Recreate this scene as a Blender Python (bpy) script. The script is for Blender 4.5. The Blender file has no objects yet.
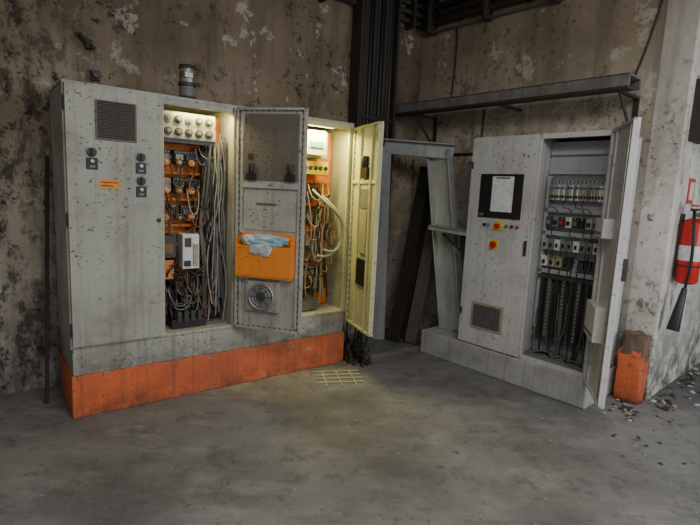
import bpy, bmesh, math, random
from mathutils import Vector, Matrix, Euler
random.seed(7)
R=math.radians
COL=bpy.context.scene.collection

# ---------------------------------------------------------------- materials
def newmat(name):
    m=bpy.data.materials.new(name); m.use_nodes=True
    nt=m.node_tree; return m,nt,nt.nodes,nt.links,nt.nodes['Principled BSDF']
def c4(c): return (c[0],c[1],c[2],1.0)
def noise(N,L,vec,scale,detail=6,rough=.6):
    n=N.new('ShaderNodeTexNoise'); n.inputs['Scale'].default_value=scale
    n.inputs['Detail'].default_value=detail; n.inputs['Roughness'].default_value=rough
    L.new(vec,n.inputs['Vector']); return n.outputs['Fac']
def ramp(N,L,fac,a,b,inv=False):
    r=N.new('ShaderNodeMapRange'); r.inputs['From Min'].default_value=a; r.inputs['From Max'].default_value=b
    if inv: r.inputs['To Min'].default_value=1; r.inputs['To Max'].default_value=0
    L.new(fac,r.inputs['Value']); return r.outputs['Result']
def mul(N,L,x,v):
    r=N.new('ShaderNodeMath'); r.operation='MULTIPLY'; L.new(x,r.inputs[0])
    if hasattr(v,'links'): L.new(v,r.inputs[1])
    else: r.inputs[1].default_value=v
    return r.outputs[0]
def mix(N,L,fac,a,b):
    m=N.new('ShaderNodeMix'); m.data_type='RGBA'
    L.new(fac,m.inputs[0])
    for s,i in ((a,6),(b,7)):
        if isinstance(s,tuple): m.inputs[i].default_value=c4(s)
        else: L.new(s,m.inputs[i])
    return m.outputs[2]
def mapped(N,L,v,sc,loc=(0,0,0)):
    mp=N.new('ShaderNodeMapping'); mp.inputs['Scale'].default_value=sc; mp.inputs['Location'].default_value=loc; L.new(v,mp.inputs['Vector']); return mp.outputs[0]
def painted(name,base,dirt,amt=.5,rough=.45,chip=None,zlow=None,cth=.635):
    m,nt,N,L,P=newmat(name)
    tc=N.new('ShaderNodeTexCoord'); v=tc.outputs['Object']
    soft=ramp(N,L,noise(N,L,v,1.6,3,.5),.35,.7)
    col=mix(N,L,mul(N,L,soft,amt*.45),base,dirt)
    s=ramp(N,L,noise(N,L,mapped(N,L,v,(22,22,.7)),1.3,4,.55),.5,.75)
    col=mix(N,L,mul(N,L,s,amt*.55),col,dirt)
    sm=ramp(N,L,noise(N,L,mapped(N,L,v,(1,1,1),(3,7,2)),3.2,6,.65),.50,.72)
    col=mix(N,L,mul(N,L,sm,amt*.75),col,dirt)
    f=ramp(N,L,noise(N,L,v,45,4,.6),.60,.66)
    g=ramp(N,L,noise(N,L,mapped(N,L,v,(1,1,1),(9,5,1)),2.0,3),.42,.58)
    col=mix(N,L,mul(N,L,mul(N,L,f,g),min(1,amt*1.6)),col,tuple(x*.4 for x in dirt))
    if chip:
        c=ramp(N,L,noise(N,L,mapped(N,L,v,(1,1,1),(7,2,9)),9,9,.75),cth,cth+.02)
        col=mix(N,L,mul(N,L,c,.85),col,chip)
    if zlow:
        sp=N.new('ShaderNodeSeparateXYZ'); L.new(v,sp.inputs[0])
        a=ramp(N,L,sp.outputs[2],zlow[1],zlow[0]); k=ramp(N,L,noise(N,L,v,8,8,.7),.4,.6)
        col=mix(N,L,mul(N,L,mul(N,L,a,k),.75),col,tuple(x*.6 for x in dirt))
    L.new(col,P.inputs['Base Color']); P.inputs['Roughness'].default_value=rough
    return m
def dirty(name,base,dirt=(.05,.04,.03),amt=.5,scale=4,rough=.6,metal=0,streak=True,speck=.5,bump=.1,chip=None):
    m,nt,N,L,P=newmat(name)
    tc=N.new('ShaderNodeTexCoord'); v=tc.outputs['Object']
    n1=ramp(N,L,noise(N,L,v,scale,8,.65),.42,.68)
    col=mix(N,L,mul(N,L,n1,amt),base,dirt)
    if streak:
        s=ramp(N,L,noise(N,L,mapped(N,L,v,(16,16,1.2)),1.5),.48,.72)
        col=mix(N,L,mul(N,L,s,amt*.9),col,dirt)
    if speck:
        s=ramp(N,L,noise(N,L,v,scale*14,3),.60,.66)
        col=mix(N,L,mul(N,L,s,speck),col,dirt)
    if chip:
        s=ramp(N,L,noise(N,L,mapped(N,L,v,(1,1,1),(7,2,9)),scale*3,9,.75),.60,.63)
        col=mix(N,L,mul(N,L,s,.85),col,chip)
    L.new(col,P.inputs['Base Color']); P.inputs['Roughness'].default_value=rough; P.inputs['Metallic'].default_value=metal
    if bump:
        b=N.new('ShaderNodeBump'); b.inputs['Strength'].default_value=bump; b.inputs['Distance'].default_value=.01
        L.new(noise(N,L,v,scale*8),b.inputs['Height']); L.new(b.outputs[0],P.inputs['Normal'])
    return m
def plain(name,c,rough=.5,metal=0,emit=0):
    m,nt,N,L,P=newmat(name)
    tc=N.new('ShaderNodeTexCoord')
    s=ramp(N,L,noise(N,L,tc.outputs['Object'],25),.4,.75)
    col=mix(N,L,mul(N,L,s,.5),c,tuple(x*.4 for x in c))
    L.new(col,P.inputs['Base Color']); P.inputs['Roughness'].default_value=rough; P.inputs['Metallic'].default_value=metal
    if emit:
        P.inputs['Emission Color'].default_value=c4(c); P.inputs['Emission Strength'].default_value=emit
    return m
def wallmat(name,top,mid,low,dark,peel,zlo=.6,zhi=2.6,spk=.75,stain=.7,pe=.6,spx=None,soot=.6,foot=.6):
    m,nt,N,L,P=newmat(name)
    tc=N.new('ShaderNodeTexCoord'); v=tc.outputs['Object']
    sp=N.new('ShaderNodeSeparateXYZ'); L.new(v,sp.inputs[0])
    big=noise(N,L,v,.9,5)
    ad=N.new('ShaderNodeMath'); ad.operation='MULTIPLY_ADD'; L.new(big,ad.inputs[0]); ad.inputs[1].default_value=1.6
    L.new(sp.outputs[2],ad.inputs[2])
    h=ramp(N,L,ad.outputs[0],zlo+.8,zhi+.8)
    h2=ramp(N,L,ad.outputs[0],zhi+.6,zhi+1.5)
    col=mix(N,L,h,low,mid); col=mix(N,L,h2,col,top)  # top colour: brown upper plaster, with light falloff painted in as darkening
    tone=ramp(N,L,noise(N,L,v,5,9,.7),.35,.65)
    col=mix(N,L,mul(N,L,tone,.3),col,tuple(x*.5 for x in mid))
    st=ramp(N,L,noise(N,L,v,1.1,6,.6),.47,.72)
    col=mix(N,L,mul(N,L,st,stain),col,dark)
    s=ramp(N,L,noise(N,L,mapped(N,L,v,(5,5,.4)),1.2,7,.62),.5,.72)
    col=mix(N,L,mul(N,L,s,stain),col,dark)
    pl=ramp(N,L,noise(N,L,mapped(N,L,v,(1,1,1),(4,1,6)),3.0,10,.72),.575,.60)
    col=mix(N,L,mul(N,L,pl,pe),col,peel)
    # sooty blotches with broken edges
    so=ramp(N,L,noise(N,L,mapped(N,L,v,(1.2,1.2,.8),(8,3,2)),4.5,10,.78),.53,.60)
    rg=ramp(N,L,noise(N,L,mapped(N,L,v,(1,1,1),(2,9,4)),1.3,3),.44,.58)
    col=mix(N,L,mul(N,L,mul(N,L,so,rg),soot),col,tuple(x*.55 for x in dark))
    sk=ramp(N,L,noise(N,L,v,16,7,.7),.56,.62)
    reg=ramp(N,L,noise(N,L,v,1.6,3),.40,.56)
    f=mul(N,L,mul(N,L,sk,reg),spk)
    col=mix(N,L,f,col,tuple(x*.4 for x in dark))
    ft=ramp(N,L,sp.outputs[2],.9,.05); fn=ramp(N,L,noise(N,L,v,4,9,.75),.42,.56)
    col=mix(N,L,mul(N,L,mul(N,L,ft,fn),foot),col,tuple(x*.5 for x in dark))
    if spx:
        a=ramp(N,L,sp.outputs[spx[0]],spx[1],spx[2])
        k=ramp(N,L,noise(N,L,mapped(N,L,v,(1.3,1.3,.7),(2,2,2)),9,9,.78),.49,.57)
        col=mix(N,L,mul(N,L,mul(N,L,a,k),.9),col,(.025,.022,.02))
    L.new(col,P.inputs['Base Color']); P.inputs['Roughness'].default_value=.92
    b=N.new('ShaderNodeBump'); b.inputs['Strength'].default_value=.55; b.inputs['Distance'].default_value=.02
    L.new(noise(N,L,v,9,9,.7),b.inputs['Height']); L.new(b.outputs[0],P.inputs['Normal'])
    return m
def floormat():
    m,nt,N,L,P=newmat('concrete_floor')
    tc=N.new('ShaderNodeTexCoord'); v=tc.outputs['Object']
    col=mix(N,L,ramp(N,L,noise(N,L,v,1.1,7),.35,.65),(.23,.223,.212),(.145,.140,.133))
    col=mix(N,L,mul(N,L,ramp(N,L,noise(N,L,mapped(N,L,v,(1,2.6,1)),2.2,9,.7),.5,.66),.6),col,(.30,.29,.275))
    col=mix(N,L,mul(N,L,ramp(N,L,noise(N,L,v,5,9,.75),.52,.62),.55),col,(.09,.086,.08))
    col=mix(N,L,mul(N,L,ramp(N,L,noise(N,L,v,60,3),.63,.69),.5),col,(.42,.41,.39))
    col=mix(N,L,mul(N,L,ramp(N,L,noise(N,L,mapped(N,L,v,(1,1,1),(5,3,0)),9,8,.8),.585,.63),.65),col,(.045,.042,.04))
    col=mix(N,L,mul(N,L,ramp(N,L,noise(N,L,v,.55,5),.46,.66),.75),col,(.07,.066,.062))
    L.new(col,P.inputs['Base Color'])
    rr=N.new('ShaderNodeMapRange'); rr.inputs['To Min'].default_value=.6; rr.inputs['To Max'].default_value=.95
    L.new(noise(N,L,v,2),rr.inputs['Value']); L.new(rr.outputs[0],P.inputs['Roughness'])
    b=N.new('ShaderNodeBump'); b.inputs['Strength'].default_value=.3; b.inputs['Distance'].default_value=.01
    L.new(noise(N,L,v,14,8),b.inputs['Height']); L.new(b.outputs[0],P.inputs['Normal'])
    return m
M={}
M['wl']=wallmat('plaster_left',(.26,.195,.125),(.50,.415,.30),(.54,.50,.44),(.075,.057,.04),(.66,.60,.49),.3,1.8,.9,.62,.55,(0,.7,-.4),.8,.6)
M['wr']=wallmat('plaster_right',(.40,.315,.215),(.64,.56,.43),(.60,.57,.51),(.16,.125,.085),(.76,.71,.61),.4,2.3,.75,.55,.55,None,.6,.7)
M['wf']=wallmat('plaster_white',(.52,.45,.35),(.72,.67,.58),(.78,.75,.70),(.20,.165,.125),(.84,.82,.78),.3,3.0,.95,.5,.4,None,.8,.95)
M['floor']=floormat()
M['ceil']=dirty('ceiling_plaster',(.10,.085,.07),amt=.6,scale=2,rough=.95)
M['grey']=painted('grey_green_enamel',(.47,.47,.40),(.14,.12,.085),.78,.5,(.09,.07,.05),None,.622)
M['base']=painted('grey_base_enamel',(.46,.46,.41),(.14,.12,.09),.85,.5,(.10,.08,.06),(.28,.44),.62)
M['grey2']=painted('light_grey_enamel',(.64,.64,.635),(.24,.22,.20),.55,.42)
M['doorin']=painted('door_inner_enamel',(.47,.46,.41),(.13,.11,.085),.75,.5,(.12,.10,.08),None,.62)
M['brownp']=painted('dusty_brown_panel',(.16,.135,.105),(.06,.05,.04),.6,.6)
M['cream']=painted('cream_enamel',(.60,.58,.36),(.26,.23,.12),.55,.5,(.15,.12,.06))
M['orange']=painted('orange_paint',(.80,.16,.045),(.17,.075,.045),.95,.6,(.34,.29,.25),(0,.18),.60)
M['oplate']=dirty('orange_mount_plate',(.78,.22,.025),(.16,.06,.02),.5,6,.6)
M['opock']=painted('orange_pocket',(.92,.28,.03),(.45,.14,.03),.5,.5)
M['plate']=painted('grey_mount_plate',(.38,.40,.42),(.17,.17,.17),.5,.5)
M['conc']=dirty('concrete_plinth',(.44,.44,.43),(.18,.17,.16),.55,5,.85,bump=.3)
M['galv']=dirty('galvanised_steel',(.48,.51,.53),(.22,.22,.22),.45,6,.5,.2)
M['dsteel']=dirty('dark_rusty_steel',(.055,.047,.038),(.03,.022,.018),.6,6,.7,.2)
M['beam']=dirty('dusty_beam',(.22,.21,.19),(.08,.07,.06),.6,5,.75,.1)
M['bplas']=dirty('rusty_brown_part',(.24,.12,.045),(.06,.04,.025),.6,8,.6)
M['rustm']=dirty('rusty_masonry',(.20,.13,.085),(.07,.05,.04),.7,9,.9,bump=.5)
M['black']=plain('black_plastic',(.015,.015,.015),.45)
M['dgrey']=plain('dark_grey_plastic',(.05,.048,.043),.5)
M['mgrey']=plain('mid_grey_plastic',(.20,.20,.19),.5)
M['white']=plain('white_plastic',(.76,.76,.74),.4)
M['offw']=plain('aged_white_plastic',(.40,.37,.26),.45)
M['red']=plain('red_paint',(.62,.02,.015),.3)
M['yel']=plain('yellow_plastic',(.85,.60,.03),.4)
M['ylab']=plain('orange_label',(.90,.36,.02),.5)
M['blue']=plain('blue_plastic',(.05,.16,.45),.4)
M['cyan']=plain('cyan_label',(.12,.5,.6),.4)
M['green']=plain('green_plastic',(.03,.25,.1),.4)
M['chrome']=plain('worn_metal',(.42,.42,.40),.4,.7)
M['copper']=plain('copper',(.62,.22,.06),.45,.3)
M['wood']=plain('pale_wood',(.50,.46,.28),.8)
M['chip']=plain('plaster_chip',(.50,.48,.44),.9)
M['bag']=plain('plastic_bag',(.30,.52,.62),.3)
M['bagw']=plain('plastic_bag_white',(.55,.62,.64),.3)
M['screen']=plain('pale_screen_panel',(.85,.87,.9),.15)  # near-white panel inside the black screen bezel
M['tube']=plain('lamp_tube',(1,.93,.5),.4,emit=6)
M['cw']=plain('cable_white',(.34,.33,.28),.5)
M['cg']=plain('cable_grey',(.14,.14,.13),.5)
M['cb']=plain('cable_black',(.018,.018,.016),.5)
M['cy']=plain('cable_yellow',(.42,.34,.08),.5)
M['cbr']=plain('cable_brown',(.20,.08,.03),.5)

# ---------------------------------------------------------------- builders
def empty(name,loc=(0,0,0),ang=0,parent=None):
    e=bpy.data.objects.new(name,None); COL.objects.link(e); e.location=loc; e.rotation_euler=(0,0,ang); e.empty_display_size=.1
    if parent: e.parent=parent
    return e
class MB:
    def __init__(s): s.bm=bmesh.new(); s.mats=[]
    def mi(s,k):
        if k not in s.mats: s.mats.append(k)
        return s.mats.index(k)
    def _fin(s,vs,k,smooth=False):
        i=s.mi(k); fs=set(f for v in vs for f in v.link_faces)
        for f in fs: f.material_index=i; f.smooth=smooth
    def box(s,x0,x1,y0,y1,z0,z1,k,M4=None):
        r=bmesh.ops.create_cube(s.bm,size=1)
        T=Matrix.Translation(((x0+x1)/2,(y0+y1)/2,(z0+z1)/2))@Matrix.Diagonal((abs(x1-x0),abs(y1-y0),abs(z1-z0),1))
        if M4: T=M4@T
        bmesh.ops.transform(s.bm,matrix=T,verts=r['verts']); s._fin(r['verts'],k); return s
    def cyl(s,p0,p1,r0,k,r1=None,seg=20,smooth=True):
        p0=Vector(p0);p1=Vector(p1); d=p1-p0
        r=bmesh.ops.create_cone(s.bm,cap_ends=True,segments=seg,radius1=r0,radius2=r0 if r1 is None else r1,depth=d.length)
        T=Matrix.Translation((p0+p1)/2)@d.to_track_quat('Z','Y').to_matrix().to_4x4()
        bmesh.ops.transform(s.bm,matrix=T,verts=r['verts']); s._fin(r['verts'],k,smooth)
        for v in r['verts']:
            for f in v.link_faces:
                if len(f.verts)>4: f.smooth=False
        return s
    def sph(s,c,r,k,sc=(1,1,1)):
        q=bmesh.ops.create_uvsphere(s.bm,u_segments=14 if r<.02 else 20,v_segments=8 if r<.02 else 12,radius=r)
        bmesh.ops.transform(s.bm,matrix=Matrix.Translation(c)@Matrix.Diagonal((*sc,1)),verts=q['verts']); s._fin(q['verts'],k,True); return s
    def ring(s,c,R0,r,k,axis='y',n=32,m=8):
        c=Vector(c); vs=[]
        for i in range(n):
            a=2*math.pi*i/n; row=[]
            for j in range(m):
                b=2*math.pi*j/m; rr=R0+r*math.cos(b); h=r*math.sin(b)
                p=Vector((rr*math.cos(a),h,rr*math.sin(a))) if axis=='y' else Vector((rr*math.cos(a),rr*math.sin(a),h))
                row.append(s.bm.verts.new(c+p))
            vs.append(row)
        i0=s.mi(k)
        for i in range(n):
            for j in range(m):
                f=s.bm.faces.new((vs[i][j],vs[(i+1)%n][j],vs[(i+1)%n][(j+1)%m],vs[i][(j+1)%m])); f.material_index=i0; f.smooth=True
        return s
    def beam(s,p0,p1,w,t,k,side=(0,1,0)):
        p0=Vector(p0);p1=Vector(p1); z=(p1-p0); Ln=z.length; z.normalize(); y=Vector(side); x=y.cross(z).normalized(); y=z.cross(x)
        T=Matrix.Translation((p0+p1)/2)@Matrix((x,y,z)).transposed().to_4x4()
        return s.box(-w/2,w/2,-t/2,t/2,-Ln/2,Ln/2,k,T)
    def done(s,name,parent=None,loc=(0,0,0),ang=0,bev=.003):
        bmesh.ops.recalc_face_normals(s.bm,faces=s.bm.faces)
        me=bpy.data.meshes.new(name); s.bm.to_mesh(me); s.bm.free()
        for k in s.mats: me.materials.append(M[k])
        o=bpy.data.objects.new(name,me); COL.objects.link(o); o.location=loc; o.rotation_euler=(0,0,ang)
        if parent: o.parent=parent
        if bev:
            b=o.modifiers.new('bev','BEVEL'); b.width=bev; b.segments=2; b.limit_method='ANGLE'; b.angle_limit=R(50)
        return o
def curve(name,paths,r,k,parent=None,loc=(0,0,0),ang=0):
    cu=bpy.data.curves.new(name,'CURVE'); cu.dimensions='3D'; cu.bevel_depth=r; cu.bevel_resolution=2; cu.resolution_u=5; cu.use_fill_caps=True
    for P in paths:
        sp=cu.splines.new('NURBS'); sp.points.add(len(P)-1)
        for q,p in zip(sp.points,P): q.co=(*p,1)
        sp.order_u=min(4,len(P)); sp.use_endpoint_u=True
    cu.materials.append(M[k]); o=bpy.data.objects.new(name,cu); COL.objects.link(o)
    o.location=loc; o.rotation_euler=(0,0,ang)
    if parent: o.parent=parent
    return o
def wander(a,b,n,j,lim=None):
    a=Vector(a);b=Vector(b); out=[a]
    for i in range(1,n):
        t=i/n; p=a.lerp(b,t)+Vector((random.uniform(-j[0],j[0]),random.uniform(-j[1],j[1]),random.uniform(-j[2],j[2])))
        if lim:
            for q in range(3): p[q]=min(max(p[q],lim[q][0]),lim[q][1])
        out.append(p)
    out.append(b); return [tuple(p) for p in out]

AA=R(37.5); AO=(-1.753,2.987,0)
BA=R(-48.2); BO=(.739,4.709,0)

# ---------------------------------------------------------------- room
MB().box(-6,7,-4,9,-.12,0,'floor').done('floor',bev=0)
MB().box(-6,7,-.5,9,4.2,4.3,'ceil').done('ceiling',bev=0)
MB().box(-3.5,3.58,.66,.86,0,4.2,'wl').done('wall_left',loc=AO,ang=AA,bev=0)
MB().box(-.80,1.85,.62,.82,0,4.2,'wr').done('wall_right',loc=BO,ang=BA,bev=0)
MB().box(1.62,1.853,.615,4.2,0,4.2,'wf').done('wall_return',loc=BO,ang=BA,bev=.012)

# ---------------------------------------------------------------- left cabinet
cab=empty('electrical_cabinet',AO,AA)
W=2.183; D=.56; zt=2.13
b=MB()
b.box(0,W,.0,D,0,.285,'orange')
b.box(.01,W-.01,.008,D,.285,.475,'base')
b.done('plinth',cab,bev=.006)
b=MB()
b.box(0,W,D-.02,D,.475,zt,'grey')
b.box(0,.02,0,D,.475,zt,'grey'); b.box(W-.02,W,0,D,.475,zt,'grey')
b.box(0,W,-.005,D,zt-.025,zt,'grey'); b.box(.0,W,-.004,D,.47,.49,'grey')
for x in (.572,1.104):
    b.box(x-.018,x+.018,-.003,D,.475,zt,'grey')
b.box(.0,.6,-.002,.02,.475,.50,'grey')
b.box(W-.045,W,-.004,.02,.475,zt,'cream'); b.box(1.104,1.15,-.004,.02,.475,zt,'cream')
b.box(.59,1.08,-.002,.02,zt-.06,zt-.02,'grey'); b.box(1.12,W,-.002,.02,zt-.06,zt-.02,'cream')
b.done('carcass',cab)
b=MB()
b.box(.012,.560,-.028,-.004,.488,2.112,'grey')
b.box(.172,.412,-.034,-.026,1.795,2.035,'brownp')
for i in range(17):
    z=1.81+i*.0132
    b.box(.185,.40,-.042,-.033,z,z+.007,'dsteel')
for (x,z) in ((.149,1.667),(.435,1.657),(.435,1.505)):
    b.box(x-.032,x+.032,-.034,-.027,z-.055,z+.015,'black')
    b.box(x-.016,x+.016,-.037,-.033,z-.045,z-.03,'mgrey')
    b.cyl((x,-.027,z+.05),(x,-.05,z+.05),.026,'dgrey'); b.box(x-.007,x+.007,-.066,-.048,z+.028,z+.072,'black')
    b.cyl((x,-.027,z-.005),(x,-.045,z-.005),.012,'chrome')
b.box(.19,.305,-.031,-.027,1.498,1.555,'ylab'); b.box(.20,.295,-.033,-.03,1.532,1.540,'red'); b.box(.20,.27,-.033,-.03,1.512,1.518,'black')
b.cyl((.545,-.028,1.3),(.545,-.045,1.3),.012,'dsteel')
for z in (.6,1.3,2.0): b.cyl((.008,-.02,z-.04),(.008,-.02,z+.04),.009,'dsteel')
b.done('door_closed',cab)

def fill(b,x0,x1,y,rows,seedmats):
    for (z,h,wmin,wmax,dens) in rows:
        x=x0
        b.box(x0,x1,y-.012,y,z-.012,z+.012,'chrome')
        while x<x1-wmin:
            w=random.uniform(wmin,wmax); w=min(w,x1-x)
            if random.random()<dens:
                k=random.choice(seedmats); hh=h*random.uniform(.8,1.05); d=random.uniform(.05,.10)
                b.box(x,x+w-.004,y-d,y-.01,z-hh/2,z+hh/2,k)
                b.box(x+.1*w,x+.9*w-.004,y-d-.02,y-d,z-hh*.2,z+hh*.2,random.choice(('black','offw','mgrey','bplas')))
                nsc=max(2,int(w/.02))
                for i in range(nsc):
                    for s in (-1,1):
                        xx=x+w*(i+.5)/nsc; b.cyl((xx,y-d+.002,z+s*hh*.36),(xx,y-d-.006,z+s*hh*.36),.005,'chrome',seg=8)
            x+=w+random.choice((0,.01,.03))
yp=.28
b=MB()
b.box(.59,1.086,yp,yp+.015,.50,2.06,'oplate')
b.box(.592,.597,.02,yp,.50,2.06,'bplas'); 
b.box(.60,.93,yp-.07,yp,1.615,1.635,'oplate'); b.box(.60,.93,yp-.07,yp,1.425,1.445,'oplate'); b.box(.60,.93,yp-.07,yp,1.235,1.255,'oplate')
fill(b,.61,.93,yp,[(1.74,.12,.07,.11,.95),(1.54,.12,.07,.10,.95),(1.345,.12,.06,.1,.9)],('dgrey','offw','black','bplas','dgrey'))
fill(b,.61,.97,yp,[(.80,.12,.07,.11,.8),(.67,.09,.06,.1,.9)],('dgrey','black','bplas'))
b.box(.60,.98,.08,.20,1.86,2.04,'offw'); b.box(.60,.98,.085,.19,1.83,1.86,'dgrey')
for i in range(5):
    for j in range(2):
        x=.64+i*.072; z=1.907+j*.085
        b.cyl((x,.08,z),(x,.06,z),.027,random.choice(('dgrey','dgrey','mgrey')),seg=16); b.cyl((x,.062,z),(x,.05,z),.014,'mgrey',seg=12)
b.box(.735,.855,.06,.22,.94,1.19,'white'); b.box(.750,.795,.05,.07,1.10,1.165,'dgrey'); b.box(.81,.845,.05,.07,.96,1.12,'offw'); b.box(.745,.79,.045,.07,.96,1.0,'black')
b.box(.66,.92,.08,yp,.495,.56,'black'); b.box(.69,.89,.10,yp-.01,.56,.60,'dsteel')
for i in range(4): b.box(.70+i*.05,.73+i*.05,.07,yp-.01,.54,.62,'dgrey')
b.box(.60,.70,.10,yp,1.02,1.18,'dgrey'); b.box(.60,.69,.12,yp,.86,1.0,'copper'); b.box(.62,.68,.095,.11,1.05,1.12,'bplas')
for z in (1.70,1.50,1.31): 
    for x,k in ((.645,'copper'),(.735,'bplas'),(.825,'copper')): b.cyl((x,.2,z),(x,.13,z),.024,k,seg=16); b.cyl((x,.135,z),(x,.12,z),.012,'offw',seg=12)
b.box(.925,.95,yp-.08,yp,.6,1.84,'mgrey')
b.done('bay_components',cab,bev=.002)
b=MB()
b.box(1.14,2.15,yp,yp+.015,.50,2.06,'oplate')
for z in (1.62,1.42,1.20,.95): b.box(1.5,2.1,yp-.08,yp,z-.01,z+.012,'oplate')
fill(b,1.2,2.02,yp,[(1.52,.12,.07,.12,.95),(1.32,.12,.06,.1,.95),(1.08,.13,.07,.11,.95),(.82,.12,.06,.1,.9),(.66,.08,.06,.1,.9)],('dgrey','offw','black','mgrey','bplas','dgrey'))
b.box(1.60,2.0,.12,yp,1.82,2.04,'offw')
b.box(1.76,1.94,.06,.14,1.84,2.04,'white'); b.box(1.78,1.92,.052,.06,1.90,1.95,'cyan')
b.box(1.70,2.0,.1,yp,1.68,1.79,'yel')
b.box(1.55,1.95,.10,yp,.50,.60,'brownp')
for i in range(6): b.cyl((1.72+i*.05,.12,1.735),(1.72+i*.05,.085,1.735),.018,'black',seg=14)
b.done('second_bay_components',cab,bev=.002)
def bundle(name,n,x0,x1,y0,y1,z0,z1,r,k,j=(.05,.04,.08)):
    P=[]
    for i in range(n):
        x=random.uniform(x0,x1); P.append(wander((x,random.uniform(y0,y1),random.uniform(z1-.25,z1)),(x+random.uniform(-.06,.06),random.uniform(y0,y1),random.uniform(z0,z0+.2)),6,j,((x0-.06,x1+.02),(y0-.03,y1+.03),(z0,z1))))
    return curve(name,P,r,k,cab)
bundle('cables_white',14,.96,1.06,.06,.20,.51,1.95,.005,'cw')
bundle('cables_grey',22,.94,1.06,.08,.22,.51,1.95,.009,'cg')
bundle('cables_dark',14,.92,1.06,.10,.22,.51,1.9,.008,'cb')
bundle('cables_black',10,.64,.95,.10,.2,.51,1.2,.006,'cb',(.10,.05,.06))
bundle('cables_brown',6,.64,1.0,.10,.2,.55,1.7,.005,'cbr',(.1,.05,.06))
def loops(name,n,x0,x1,y0,y1,z0,z1,r,k,big=1):
    P=[]
    for i in range(n):
        a=(random.uniform(x0,x1),random.uniform(y0,y1),random.uniform(z0,z1))
        w=random.uniform(.06,.18)*big*random.choice((-1,1)); h=random.uniform(.06,.22)*big
        bx=min(max(a[0]+w,x0),x1)
        P.append([a,(a[0],a[1]-.04,a[2]-h*.7),((a[0]+bx)/2,a[1]-.06,a[2]-h),(bx,a[1]-.04,a[2]-h*.6),(bx,a[1],a[2]+.03)])
    return curve(name,P,r,k,cab)
loops('loops_white',7,.64,1.05,.12,.2,.75,1.8,.004,'cw')
loops('loops_black',26,.64,1.0,.12,.22,.66,1.75,.004,'cb',.7)
loops('loops_grey',12,.64,1.0,.12,.22,.62,1.0,.006,'cg')
loops('loops_brown',12,.64,.95,.12,.2,.66,1.6,.004,'cbr',.7)
loops('loops_bay_pale',16,1.5,2.13,.12,.22,.75,1.7,.005,'cw')
loops('loops_bay_yellow',10,1.5,2.13,.12,.22,.75,1.8,.004,'cy')
loops('loops_bay_black',34,1.2,2.13,.10,.22,.75,1.75,.005,'cb')
loops('loops_bay_brown',14,1.4,2.13,.1,.22,.75,1.75,.005,'cbr')
bundle('bay_cables_pale',8,1.78,2.11,.1,.2,.51,1.6,.006,'cw')
bundle('bay_cables_black',18,1.2,2.1,.10,.22,.51,1.6,.007,'cb')
curve('big_loops',[[(1.85,.1,1.55),(1.9,-.03,1.45),(2.06,-.05,1.35),(2.12,-.02,1.15),(2.02,-.05,1.0),(1.9,-.02,1.05)],
                   [(1.95,.1,1.5),(2.0,-.02,1.42),(2.1,-.04,1.3),(2.1,-.03,1.1),(1.95,-.04,.97),(1.85,0,1.0)]],.012,'cw',cab)

# open door A
b=MB()
dw=.53; z0=.488; z1=2.112
b.box(0,dw,0,.02,z0,z1,'doorin')
for (a0,a1,c0,c1) in ((0,.018,z0,z1),(dw-.018,dw,z0,z1),(0,dw,z0,z0+.018),(0,dw,z1-.018,z1)):
    b.box(a0,a1,-.018,0,c0,c1,'doorin')
for (a0,a1,c0,c1) in ((.03,.05,z0+.03,z1-.03),(dw-.05,dw-.03,z0+.03,z1-.03)):
    b.box(a0,a1,-.012,0,c0,c1,'doorin')
n=34
for i in range(n):
    z=z0+.03+(z1-z0-.06)*i/(n-1)
    for x in (.024,dw-.024): b.sph((x,-.012,z),.006,'dgrey')
for i in range(12):
    x=.03+(dw-.06)*i/11
    for z in (z0+.024,z1-.024): b.sph((x,-.012,z),.006,'dgrey')
b.box(.06,dw-.06,-.006,0,1.60,2.07,'brownp')
b.box(.05,dw-.05,-.02,0,1.545,1.585,'doorin')
b.box(.06,dw-.06,-.008,0,1.24,1.53,'doorin'); b.box(.16,.32,-.010,-.006,1.42,1.44,'brownp'); b.box(.21,.27,-.012,-.006,1.34,1.38,'offw')
for x in (.12,.42):
    b.box(x-.035,x+.035,-.03,0,1.60,1.65,'black'); b.cyl((x,-.02,1.65),(x,-.02,1.72),.018,'black')
b.box(.09,.13,-.012,-.004,1.75,1.79,'dsteel')
b.box(.10,.36,-.03,0,.635,.865,'doorin')
b.cyl((.23,-.03,.75),(.23,-.05,.75),.095,'mgrey',seg=40); b.ring((.23,-.05,.75),.095,.008,'chrome'); b.ring((.23,-.052,.75),.07,.004,'chrome')
b.ring((.23,-.052,.75),.045,.004,'chrome'); b.cyl((.23,-.05,.75),(.23,-.062,.75),.032,'dgrey')
for i in range(8):
    a=i*math.pi/4; b.beam((.23+.03*math.cos(a),-.054,.75+.03*math.sin(a)),(.23+.092*math.cos(a),-.054,.75+.092*math.sin(a)),.005,.005,'dgrey')
for (x,z) in ((.12,.655),(.34,.655),(.12,.845),(.34,.845)): b.sph((x,-.032,z),.008,'chrome')
b.box(.03,.47,-.075,-.062,.90,1.13,'opock'); b.box(.03,.042,-.07,0,.90,1.18,'opock'); b.box(.458,.47,-.07,0,.90,1.18,'opock')
b.box(.03,.47,-.075,0,.895,.91,'opock'); b.box(.03,.47,-.012,-.002,.9,1.22,'opock')
b.cyl((0,.01,z0+.1),(0,.01,z0+.2),.014,'dsteel'); b.cyl((0,.01,z1-.2),(0,.01,z1-.1),.014,'dsteel')
dA=b.done('door_open',cab,(1.104,-.03,0),R(-51.3))
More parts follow.
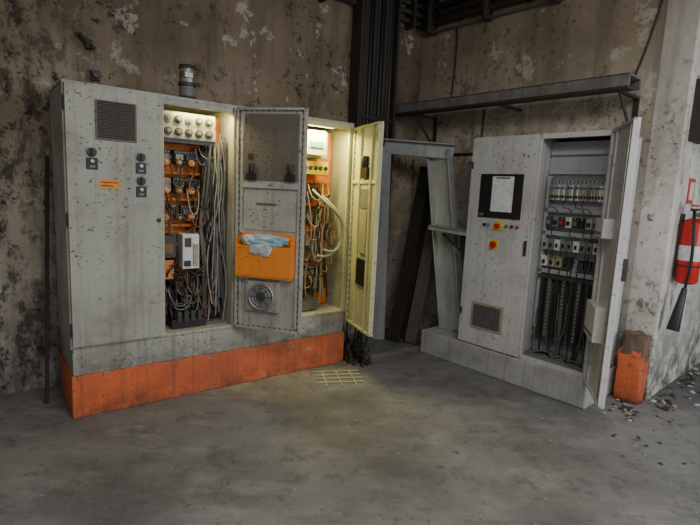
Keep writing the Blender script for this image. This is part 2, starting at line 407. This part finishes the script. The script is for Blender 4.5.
def crumple(name,par,loc,sc,k,seed):
    bm=bmesh.new(); bmesh.ops.create_icosphere(bm,subdivisions=4,radius=1)
    rs=random.Random(seed); ph=[(Vector((rs.uniform(-1,1),rs.uniform(-1,1),rs.uniform(-1,1)))*rs.uniform(3,11),rs.uniform(0,6)) for _ in range(9)]
    for v in bm.verts:
        d=sum(math.sin(v.co.dot(p)+q) for p,q in ph)*.06
        v.co*=1+d; v.co=Vector((v.co.x*sc[0],v.co.y*sc[1],v.co.z*sc[2]))
    me=bpy.data.meshes.new(name); bm.to_mesh(me); bm.free(); me.materials.append(M[k])
    o=bpy.data.objects.new(name,me); COL.objects.link(o); o.parent=par; o.location=loc; return o
crumple('bag_blue',dA,(.27,-.05,1.165),(.16,.035,.05),'bag',1)
crumple('bag_white',dA,(.24,-.078,1.11),(.08,.018,.05),'bagw',2)
crumple('bag_corner',dA,(.13,-.06,1.17),(.05,.03,.035),'bagw',3)

# right leaf door
b=MB(); dw=.52; z0=.40; z1=2.09
b.box(0,dw,0,.02,z0,z1,'cream')
for (a0,a1,c0,c1) in ((0,.02,z0,z1),(dw-.02,dw,z0,z1),(0,dw,z0,z0+.02),(0,dw,z1-.02,z1),(.16,.18,z0,z1),(dw-.14,dw-.12,z0,z1)):
    b.box(a0,a1,-.02,0,c0,c1,'cream')
b.box(0,dw,-.015,0,1.62,1.65,'cream'); b.box(.2,.36,-.012,0,1.42,1.58,'mgrey')
b.box(.22,.34,-.03,0,1.66,1.75,'black'); b.cyl((.28,-.02,1.75),(.28,-.02,1.84),.03,'black')
b.box(.2,.36,-.02,0,.78,1.0,'black'); b.box(.21,.35,-.018,0,1.05,1.4,'offw')
for i in range(30):
    z=z0+.04+(z1-z0-.08)*i/29
    b.sph((dw-.03,-.012,z),.006,'dgrey'); b.sph((.03,-.012,z),.006,'dgrey')
b.done('door_right_leaf',cab,(W+.0,-.03,0),R(-105.5))
b=MB(); b.cyl((.72,.05,2.085),(1.04,.05,2.085),.010,'tube'); b.box(.70,1.06,.03,.07,2.094,2.105,'offw'); b.done('lamp_tube',cab,bev=0)
b=MB(); b.cyl((1.5,.05,2.08),(2.0,.05,2.08),.012,'tube'); b.box(1.48,2.02,.03,.07,2.09,2.105,'offw'); b.done('lamp_tube_second',cab,bev=0)
def parea(name,par,loc,rot,sx,sy,e,c):
    l=bpy.data.lights.new(name,'AREA'); l.shape='RECTANGLE'; l.size=sx; l.size_y=sy; l.energy=e; l.color=c
    o=bpy.data.objects.new(name,l); COL.objects.link(o); o.location=loc; o.rotation_euler=rot
    if par: o.parent=par
    return o
parea('bay_lamp',cab,(.88,.015,2.055),(R(22),0,0),.35,.04,4.5,(1,.86,.36))
parea('second_bay_lamp',cab,(1.78,.0,2.05),(R(10),0,0),.6,.05,17,(1,.92,.28))
P=[]
for i in range(22):
    a=(W+random.uniform(.02,.18),random.uniform(-.2,.2),random.uniform(.05,.45)); P.append(wander(a,(W+random.uniform(.0,.25),random.uniform(-.25,.2),.01),4,(.06,.06,.05),((W+.01,W+.3),(-.3,.3),(.01,.5))))
curve('loose_cables',P,.008,'cb',cab)

# beacon on top
e=empty('warning_beacon',(AO[0]+.80*math.cos(AA)-.15*math.sin(AA),AO[1]+.80*math.sin(AA)+.15*math.cos(AA),zt),AA)
b=MB(); b.cyl((0,0,0),(0,0,.03),.062,'dsteel'); b.cyl((0,0,.03),(0,0,.10),.054,'mgrey'); b.cyl((0,0,.10),(0,0,.125),.062,'dgrey')
b.cyl((0,0,.125),(0,0,.22),.054,'chrome'); b.cyl((0,0,.15),(0,0,.195),.0555,'bplas'); b.box(-.035,.02,-.058,-.04,.155,.19,'white'); b.cyl((0,0,.22),(0,0,.245),.062,'dsteel',r1=.054)
b.done('housing',e,bev=.002)

# ---------------------------------------------------------------- right cabinet
cb=empty('electrical_cabinet.001',BO,BA)
x0=.43; x1=1.605; D=.50; zb=.23; zt2=2.07
MB().box(0,1.62,0,.57,0,zb,'conc').done('plinth',cb,bev=.012)
b=MB()
b.box(x0,x1,D-.02+.03,D+.03,zb,zt2,'grey2'); b.box(x0,x0+.02,.03,D+.03,zb,zt2,'grey2'); b.box(x1-.02,x1,.03,D+.03,zb,zt2,'grey2')
b.box(x0,x1,.03,D+.03,zt2-.02,zt2,'grey2'); b.box(x0,x1,.03,D+.03,zb,zb+.03,'grey2'); b.box(1.03,1.05,.03,D+.03,zb,zt2,'grey2')
b.box(x1-.04,x1,.025,.05,zb,zt2,'grey2'); b.box(1.04,x1,.025,.05,zt2-.04,zt2,'grey2'); b.box(1.04,1.06,.025,.05,zb,zt2,'grey2'); b.box(1.04,x1,.025,.05,zb,zb+.04,'grey2')
b.done('carcass',cb)
b=MB()
b.box(x0+.004,1.036,.005,.028,zb+.015,zt2-.01,'grey2')
b.box(.545,.945,-.004,.006,1.385,1.755,'black'); b.box(.665,.865,-.008,-.003,1.44,1.735,'screen')
b.box(.70,.83,-.010,-.007,1.715,1.728,'mgrey'); b.box(.56,.60,-.006,-.003,1.40,1.42,'mgrey')
for x,k in ((.62,'black'),(.66,'mgrey'),(.83,'green'),(.88,'black'),(.93,'red')):
    b.cyl((x,.005,1.325),(x,-.015,1.325),.012,k)
b.box(.712,.79,-.004,.006,1.285,1.36,'yel'); b.cyl((.75,.0,1.322),(.75,-.03,1.322),.022,'red')
b.box(.69,.76,-.004,.006,1.12,1.20,'yel'); b.cyl((.725,.0,1.16),(.725,-.02,1.16),.028,'red'); b.box(.717,.733,-.04,-.018,1.135,1.185,'red')
b.box(.56,.875,-.006,.006,.40,.635,'offw'); b.box(.585,.85,-.008,-.004,.42,.615,'black')
for i in range(14): 
    z=.425+i*.0137; b.box(.585,.85,-.016,-.007,z,z+.005,'mgrey')
for i in range(12):
    x=.592+i*.0225; b.box(x,x+.004,-.014,-.007,.42,.615,'mgrey')
b.box(1.005,1.025,-.012,.006,1.10,1.22,'dgrey'); b.cyl((.45,.0,.5),(.45,.0,.56),.008,'dgrey'); b.cyl((.45,.0,1.8),(.45,.0,1.86),.008,'dgrey')
b.done('door_closed',cb)
b=MB(); yb=.20; xa=1.07; xb=1.578
b.box(1.055,1.585,yb,yb+.01,zb+.05,zt2-.05,'plate')
for z in (1.93,1.78): b.box(xa,xb,yb-.03,yb,z-.015,z+.015,'plate')
for z in (1.48,1.295,.985): b.box(xa,xb,yb-.05,yb,z-.018,z+.018,'plate')
b.box(xa,xa+.03,yb-.05,yb,.5,1.75,'plate'); b.box(xb-.03,xb,yb-.05,yb,.5,1.75,'plate')
x=xa+.04
while x<xb-.05:
    k=random.choice(('offw','white','mgrey','mgrey','white','offw')); b.box(x,x+.017,yb-.07,yb,1.56,1.68,k); b.box(x+.002,x+.014,yb-.08,yb-.07,1.58,1.60,'black'); b.box(x+.002,x+.014,yb-.08,yb-.07,1.65,1.665,random.choice(('blue','black','dgrey','blue'))); x+=.021
for i,k in enumerate(('dgrey','mgrey','dgrey','white','dgrey','black','offw','mgrey')):
    xx=xa+.04+i*.052; b.box(xx,xx+.046,yb-.08,yb,1.35,1.43,k); b.box(xx+.01,xx+.036,yb-.095,yb-.08,1.37,1.40,('black','red')[i==2] if k!='dgrey' or i==2 else 'mgrey'); b.cyl((xx+.023,yb-.08,1.42),(xx+.023,yb-.087,1.42),.006,'chrome',seg=8)
for i in range(9):
    xx=xa+.03+i*.05; b.box(xx,xx+.045,yb-.09,yb,1.165,1.25,random.choice(('white','offw','white','mgrey'))); b.box(xx+.015,xx+.03,yb-.105,yb-.09,1.19,1.22,'black')
for i in range(4):
    xx=xa+.03+i*.06; b.box(xx,xx+.052,yb-.08,yb,1.03,1.115,random.choice(('white','dgrey','offw'))); b.box(xx+.015,xx+.035,yb-.095,yb-.08,1.05,1.08,'black')
for i in range(3): b.box(xa+.32+i*.055,xa+.365+i*.055,yb-.07,yb,1.03,1.10,'dgrey')
b.box(xa+.02,xb-.02,yb-.03,yb,.40,.96,'dgrey')
for i in range(8):
    xx=xa+.04+i*.060; b.box(xx,xx+.026,yb-.07,yb-.03,.42,.94,'mgrey' if i%2 else 'dgrey')
    for j in range(16): b.box(xx+.002,xx+.024,yb-.074,yb-.069,.44+j*.031,.446+j*.031,'black')
for z in (.93,.42): b.box(xa+.02,xb-.02,yb-.08,yb-.04,z,z+.03,'dgrey')
b.box(xa,xb,.06,yb,zb+.035,zb+.06,'mgrey')
b.done('bay_components',cb,bev=.0015)
P=[];Q=[];S=[];G=[]
lim=((1.07,1.58),(.05,.13),(zb+.05,1.9))
for i in range(13):
    x=random.uniform(xa+.03,xb-.03); P.append(wander((x,yb-.07,random.choice((1.16,1.03,.95))),(x+random.uniform(-.04,.04),random.uniform(.06,.13),zb+.06),4,(.02,.03,.04),lim))
for i in range(10):
    x=random.uniform(xa+.03,xb-.03); G.append(wander((x,yb-.09,random.uniform(.4,.9)),(x+random.uniform(-.04,.04),random.uniform(.06,.13),zb+.06),4,(.02,.02,.04),lim))
for i in range(14):
    x=random.uniform(xa+.03,xb-.1); z=random.choice((1.56,1.34,1.17)); Q.append([(x,yb-.07,z),(x,yb-.11,z-.04),(x+.03,yb-.12,z-.07),(x+.06,yb-.10,z-.05),(x+.06,yb-.04,z-.1)])
for i in range(26):
    a=(random.uniform(xa,xb),random.uniform(.06,.15),zb+.07); S.append(wander(a,(random.uniform(xa,xb),random.uniform(.06,.15),zb+.07),4,(.05,.03,.05),((1.07,1.58),(.05,.17),(zb+.06,zb+.17))))
curve('wires_dark',P,.004,'cb',cb); curve('wires_grey',G,.004,'cg',cb); curve('wires_loop',Q,.003,'cb',cb); curve('wires_floor',S,.007,'cg',cb)
curve('wires_top',[[(xa+.05+i*.03,yb-.07,1.69),(xa+.05+i*.03,yb-.10,1.72),(xa+.07+i*.03,yb-.03,1.75)] for i in range(14)],.003,'cb',cb)
# open door leaf
b=MB(); dw=.555; z0=zb+.015; z1=zt2-.005
b.box(0,dw,0,.02,z0,z1,'grey2')
for (a0,a1,c0,c1) in ((0,.018,z0,z1),(dw-.018,dw,z0,z1),(0,dw,z0,z0+.018),(0,dw,z1-.018,z1)):
    b.box(a0,a1,-.02,0,c0,c1,'grey2')
b.box(.1,.13,-.015,0,z0,z1,'grey2'); b.box(dw-.1,dw-.07,-.015,0,z0,z1,'grey2')
b.box(.05,.30,-.065,0,1.32,1.45,'white'); b.box(.07,.28,-.07,-.064,1.34,1.36,'mgrey'); b.box(.05,.36,-.06,0,.62,.86,'white'); b.box(.07,.34,-.065,-.06,.65,.67,'mgrey')
b.cyl((dw-.04,-.02,.3),(dw-.04,-.02,2.0),.006,'chrome')
b.box(dw-.03,dw-.0,.02,.05,1.08,1.22,'dgrey')
b.done('door_open',cb,(x1-.005,.0,0),R(-57.5))
# side shelf
b=MB()
T=Matrix.Translation((.428,.22,1.235))@Matrix.Rotation(R(3),4,'Y')
b.box(-.45,0,-.20,.20,-.010,.010,'galv',T); b.box(-.45,0,-.20,-.190,-.035,.010,'galv',T); b.box(-.45,-.44,-.20,.20,-.035,.010,'galv',T)
b.beam((.42,.08,1.0),(.12,.08,1.19),.02,.02,'dsteel'); b.beam((.42,.36,1.0),(.12,.36,1.19),.02,.02,'dsteel')
b.done('side_shelf',cb)

# ---------------------------------------------------------------- wall furniture
e=empty('steel_beam',BO,BA)
b=MB()
b.box(-.785,1.585,.18,.20,2.395,2.485,'beam'); b.box(-.785,1.585,.18,.42,2.47,2.485,'beam'); b.box(-.785,1.585,.18,.28,2.375,2.396,'dsteel')
b.box(-.78,1.585,.40,.42,2.40,2.47,'beam')
for x in (-.5,1.50):
    b.box(x-.02,x+.02,.20,.618,2.37,2.39,'dsteel'); b.box(x-.02,x+.02,.60,.618,2.05,2.38,'dsteel'); b.beam((x,.26,2.37),(x,.60,2.08),.03,.012,'dsteel',(1,0,0))
b.box(.48,.52,.20,.618,2.37,2.39,'dsteel')
b.done('beam_body',e)
e=empty('cable_riser',AO,AA)
b=MB()
b.box(2.62,3.08,.60,.655,1.0,4.19,'dsteel')
for i in range(10):
    x=2.635+i*.046; r=random.uniform(.017,.026); b.cyl((x,.56,0.9),(x+random.uniform(-.01,.01),.56,4.19),r,'dsteel' if i%3 else 'black',seg=12)
for z in (2.3,3.9): b.box(2.60,3.10,.525,.545,z-.02,z+.02,'dsteel')
b.box(2.60,2.63,.50,.655,1.0,4.19,'dsteel'); b.box(3.07,3.10,.50,.655,1.0,4.19,'dsteel')
b.done('riser_body',e)
e=empty('cable_tray',BO,BA)
b=MB()
for z,y in ((3.36,.55),(3.44,.53),(3.52,.55),(3.62,.50)):
    b.cyl((-.75,y,z),(1.60,y,z),.028,'dsteel',seg=12)
b.box(-.76,1.60,.56,.615,3.27,3.29,'brownp')
for i in range(4): b.box(-.6+i*.68,-.57+i*.68,.47,.615,3.25,3.70,'dsteel')
b.done('tray_body',e)
e=empty('cable_tray.001',AO,AA)
b=MB()
for z,y in ((3.36,.60),(3.44,.58),(3.54,.60),(3.64,.56)):
    b.cyl((1.6,y,z),(2.59,y,z+.0),.026,'dsteel',seg=12); b.cyl((3.11,y,z),(3.50,y,z),.026,'dsteel',seg=12)
for x in (1.7,2.2,3.3): b.box(x,x+.03,.52,.655,3.28,3.70,'dsteel')
b.done('tray_body',e)

# leaning galvanised frame
e=empty('leaning_steel_frame')
b=MB()
sd=Vector((.745,.667,0))
p=[(1.06,4.72,.235),(.84,4.93,2.0),(.30,5.12,2.02),(.34,5.08,0.0)]
b.beam(p[0],p[1],.26,.02,'galv',sd)
for s in (-1,1):
    o=Vector((.667,-.745,0))*.125*s; q0=Vector(p[0])+o-sd*.03; q1=Vector(p[1])+o-sd*.03
    b.beam(q0,q1,.015,.07,'galv',sd)
b.beam((.95,4.83,1.97),p[2],.13,.03,'galv',(.35,.93,0)); b.beam((.96,4.80,2.04),(.30,5.09,2.09),.015,.09,'galv',(.35,.93,0))
b.beam(p[3],p[2],.14,.03,'galv',(.35,.93,0))
b.done('frame_body',e)
def leaning(name,p0,p1,w,t,k,side):
    e=empty(name); b=MB(); b.beam(p0,p1,w,t,k,side)
    P0=Vector(p0);P1=Vector(p1); z=(P1-P0).normalized(); x=Vector(side).cross(z).normalized(); y=z.cross(x)
    for s in (-1,1):
        o=x*(w/2-.006)*s - y*.018; b.beam(P0+o,P1+o,.012,.036,k,side)
    b.done('panel',e)
leaning('metal_panel',(.50,5.02,.01),(.78,5.33,1.85),.14,.02,'dsteel',(.7,.7,0))
leaning('metal_panel.001',(.68,4.95,.01),(.93,5.22,1.6),.13,.02,'brownp',(.7,.7,0))
leaning('metal_panel.002',(.62,5.12,.01),(.88,5.32,1.7),.10,.02,'dsteel',(.7,.7,0))

e=empty('socket_box',BO,BA)
b=MB(); b.box(.05,.17,.56,.62,1.78,1.93,'offw'); b.box(.07,.15,.55,.56,1.80,1.88,'dgrey'); b.cyl((.11,.60,1.93),(.11,.60,2.42),.012,'dgrey'); b.cyl((.06,.60,1.0),(.06,.60,1.78),.014,'dgrey')
b.box(.2,.27,.58,.62,1.7,1.8,'dgrey'); b.cyl((-.3,.6,1.99),(.5,.6,1.99),.012,'dgrey'); b.done('box_body',e)
curve('hanging_cable',[[(1.62,.60,3.3),(1.60,.58,3.0),(1.52,.6,2.7),(1.45,.6,2.5)],[(-.3,.6,3.28),(-.25,.58,2.9),(-.32,.6,2.5)]],.009,'cb',None,BO,BA)

e=empty('steel_angle_bar',AO,AA); b=MB(); b.beam((-.11,.33,0.01),(-.02,.60,1.70),.02,.006,'dsteel',(0,1,0)); b.beam((-.12,.345,0.01),(-.03,.615,1.70),.006,.02,'dsteel',(0,1,0)); b.done('bar_body',e)

e=empty('wall_bracket',AO,AA); b=MB()
b.box(.24,.28,.61,.66,2.47,2.53,'dsteel'); b.cyl((.26,.63,2.50),(.20,.62,2.56),.012,'dsteel'); b.cyl((.26,.63,2.50),(.29,.60,2.47),.016,'dgrey'); b.done('bracket_body',e)
e=empty('wall_bracket.001',AO,AA); b=MB()
b.box(.27,.33,.62,.66,2.26,2.33,'black'); b.cyl((.30,.62,2.295),(.30,.59,2.295),.025,'dgrey'); b.done('bracket_body',e)

# orange-painted masonry stub attached to the pillar
e=empty('masonry_stub',BO,BA)
bm=bmesh.new(); r=bmesh.ops.create_cube(bm,size=1); bmesh.ops.subdivide_edges(bm,edges=bm.edges[:],cuts=13,use_grid_fill=True)
from mathutils import noise as mn
for v in bm.verts:
    c=v.co
    t=max(0,(c.z-.15)/.35)
    rad=1-.14*(abs(c.x)*2*abs(c.y)*2)
    x=c.x*.20*rad*(1-.12*t); y=c.y*.17*rad*(1-.2*t)+.02*t; z=(c.z+.5)*.54
    n=mn.noise_vector(Vector((c.x*3,c.y*3,c.z*5)))
    a=.012+.03*t
    v.co=Vector((x+n.x*a,y+n.y*a*.5,max(0,z+n.z*(a if c.z>-.45 else 0))))
for f in bm.faces:
    f.smooth=True; q=f.calc_center_median(); f.material_index=1 if q.z>.38+.03*math.sin(q.x*40)+.02*math.sin(q.y*70) else 0
me=bpy.data.meshes.new('stub'); bm.to_mesh(me); bm.free(); me.materials.append(M['orange']); me.materials.append(M['rustm'])
o=bpy.data.objects.new('stub',me); COL.objects.link(o); o.parent=e; o.location=(1.745,.52,0)

# fire extinguisher
e=empty('fire_extinguisher',BO,BA)
b=MB(); cx=1.853+.095; cy=.83
b.cyl((cx,cy,.98),(cx,cy,1.42),.078,'red',seg=28); b.sph((cx,cy,1.42),.078,'red',(1,1,.7)); b.sph((cx,cy,.98),.078,'red',(1,1,.4))
b.cyl((cx,cy,1.45),(cx,cy,1.53),.022,'chrome'); b.box(cx-.015,cx+.015,cy-.1,cy+.05,1.525,1.545,'black'); b.box(cx-.012,cx+.012,cy-.11,cy+.04,1.56,1.575,'red')
b.cyl((cx,cy,1.14),(cx,cy,1.26),.0795,'white',seg=28)
b.cyl((cx-.01,cy,1.50),(cx+.05,cy-.02,1.50),.018,'mgrey')
b.box(1.856,1.875,cy-.03,cy+.03,1.0,1.5,'dsteel'); b.ring((cx,cy,1.10),.082,.006,'dsteel','z')
b.cyl((cx+.02,cy-.09,.93),(cx+.0,cy-.17,.60),.02,'black',r1=.045)
b.done('cylinder',e)
curve('hose',[[(cx,cy-.06,1.53),(cx+.03,cy-.14,1.48),(cx+.05,cy-.16,1.3),(cx+.05,cy-.13,1.1),(cx+.02,cy-.09,.92)]],.011,'cb',e)
e=empty('wall_sign',BO,BA); MB().box(1.853,1.86,.90,1.06,1.58,1.78,'red').box(1.86,1.863,.93,1.03,1.61,1.75,'white').done('plate',e,bev=0)
e=empty('junction_box',BO,BA); MB().box(1.853,1.95,.72,.98,2.05,2.5,'dsteel').box(1.95,1.96,.74,.96,2.08,2.47,'dgrey').cyl((1.9,.85,2.5),(1.9,.85,4.19),.018,'dsteel').done('box_body',e)

e=empty('wooden_slat_grid',(-.06,3.93,0),R(12)); b=MB()
for i in range(4): b.box(-.18-.02*(i%2),.2,-.13+i*.08,-.120+i*.08,.008,.014,'wood')
for i in range(3): b.box(-.12+i*.12,-.108+i*.12,-.17,.15,0.001,.008,'wood')
b.done('slats',e,bev=0)

def rubble(name,pts,k):
    bm=bmesh.new(); mats=[]
    for (x,y,s) in pts:
        r=bmesh.ops.create_icosphere(bm,subdivisions=1,radius=s)
        T=Matrix.Translation((x,y,s*.35))@Euler((0,0,random.uniform(0,6))).to_matrix().to_4x4()@Matrix.Diagonal((1.3,.8,.45,1))
        for v in r['verts']: v.co*=random.uniform(.7,1.2)
        bmesh.ops.transform(bm,matrix=T,verts=r['verts'])
        mi=random.choice((0,1,1)) if len(k)>1 else 0
        for f in set(f for v in r['verts'] for f in v.link_faces): f.material_index=mi
    me=bpy.data.meshes.new(name); bm.to_mesh(me); bm.free()
    for q in k: me.materials.append(M[q])
    o=bpy.data.objects.new(name,me); COL.objects.link(o)
def Bw(s,d): return (BO[0]+s*math.cos(BA)-d*math.sin(BA),BO[1]+s*math.sin(BA)+d*math.cos(BA))
pts=[]
for i in range(120):
    s=1.88+abs(random.gauss(0,.10)); d=random.uniform(.5,3.2); pts.append((*Bw(s,d),random.uniform(.006,.028)))
for i in range(40):
    pts.append((*Bw(1.80+random.gauss(0,.07),random.gauss(.28,.08)),random.uniform(.005,.02)))
for i in range(22):
    pts.append((*Bw(random.uniform(1.78,2.4),random.uniform(-.4,.4)),random.uniform(.005,.014)))
rubble('plaster_rubble',pts,['chip','dgrey'])
pts=[(random.uniform(-2.0,2.8),random.uniform(1.6,4.3),random.uniform(.002,.006)) for i in range(170)]
def cabA(p):
    dx=p[0]-AO[0];dy=p[1]-AO[1]; return -dx*math.sin(AA)+dy*math.cos(AA)
def cabB(p):
    dx=p[0]-BO[0];dy=p[1]-BO[1]; return -dx*math.sin(BA)+dy*math.cos(BA)
rubble('floor_debris',[p for p in pts if cabA(p)<-.05 and cabB(p)<-.05],['chip'])

# ---------------------------------------------------------------- light, world, camera
w=bpy.data.worlds.new('world'); bpy.context.scene.world=w; w.use_nodes=True
bg=w.node_tree.nodes['Background']; bg.inputs[0].default_value=(.93,.95,1,1); bg.inputs[1].default_value=.27
parea('overhead_fill',None,(.9,.5,3.2),(R(12),0,R(-10)),2.2,1.5,84,(1,.97,.92))  # added fill lamp overhead, out of view; no skylight is built
parea('right_side_light',None,(4.6,.6,1.7),(R(76),0,R(60)),2.0,2.2,88,(.88,.94,1))  # cool area lamp for daylight from the right; no doorway is built

cam=bpy.data.cameras.new('camera'); co=bpy.data.objects.new('camera',cam); COL.objects.link(co)
cam.sensor_width=36; cam.lens=25.1; cam.clip_start=.05
co.matrix_world=Matrix.Translation((0,0,1.55))@Matrix.Rotation(R(90-8.25),4,'X')@Matrix.Rotation(R(2.7),4,'Z')
bpy.context.scene.camera=co
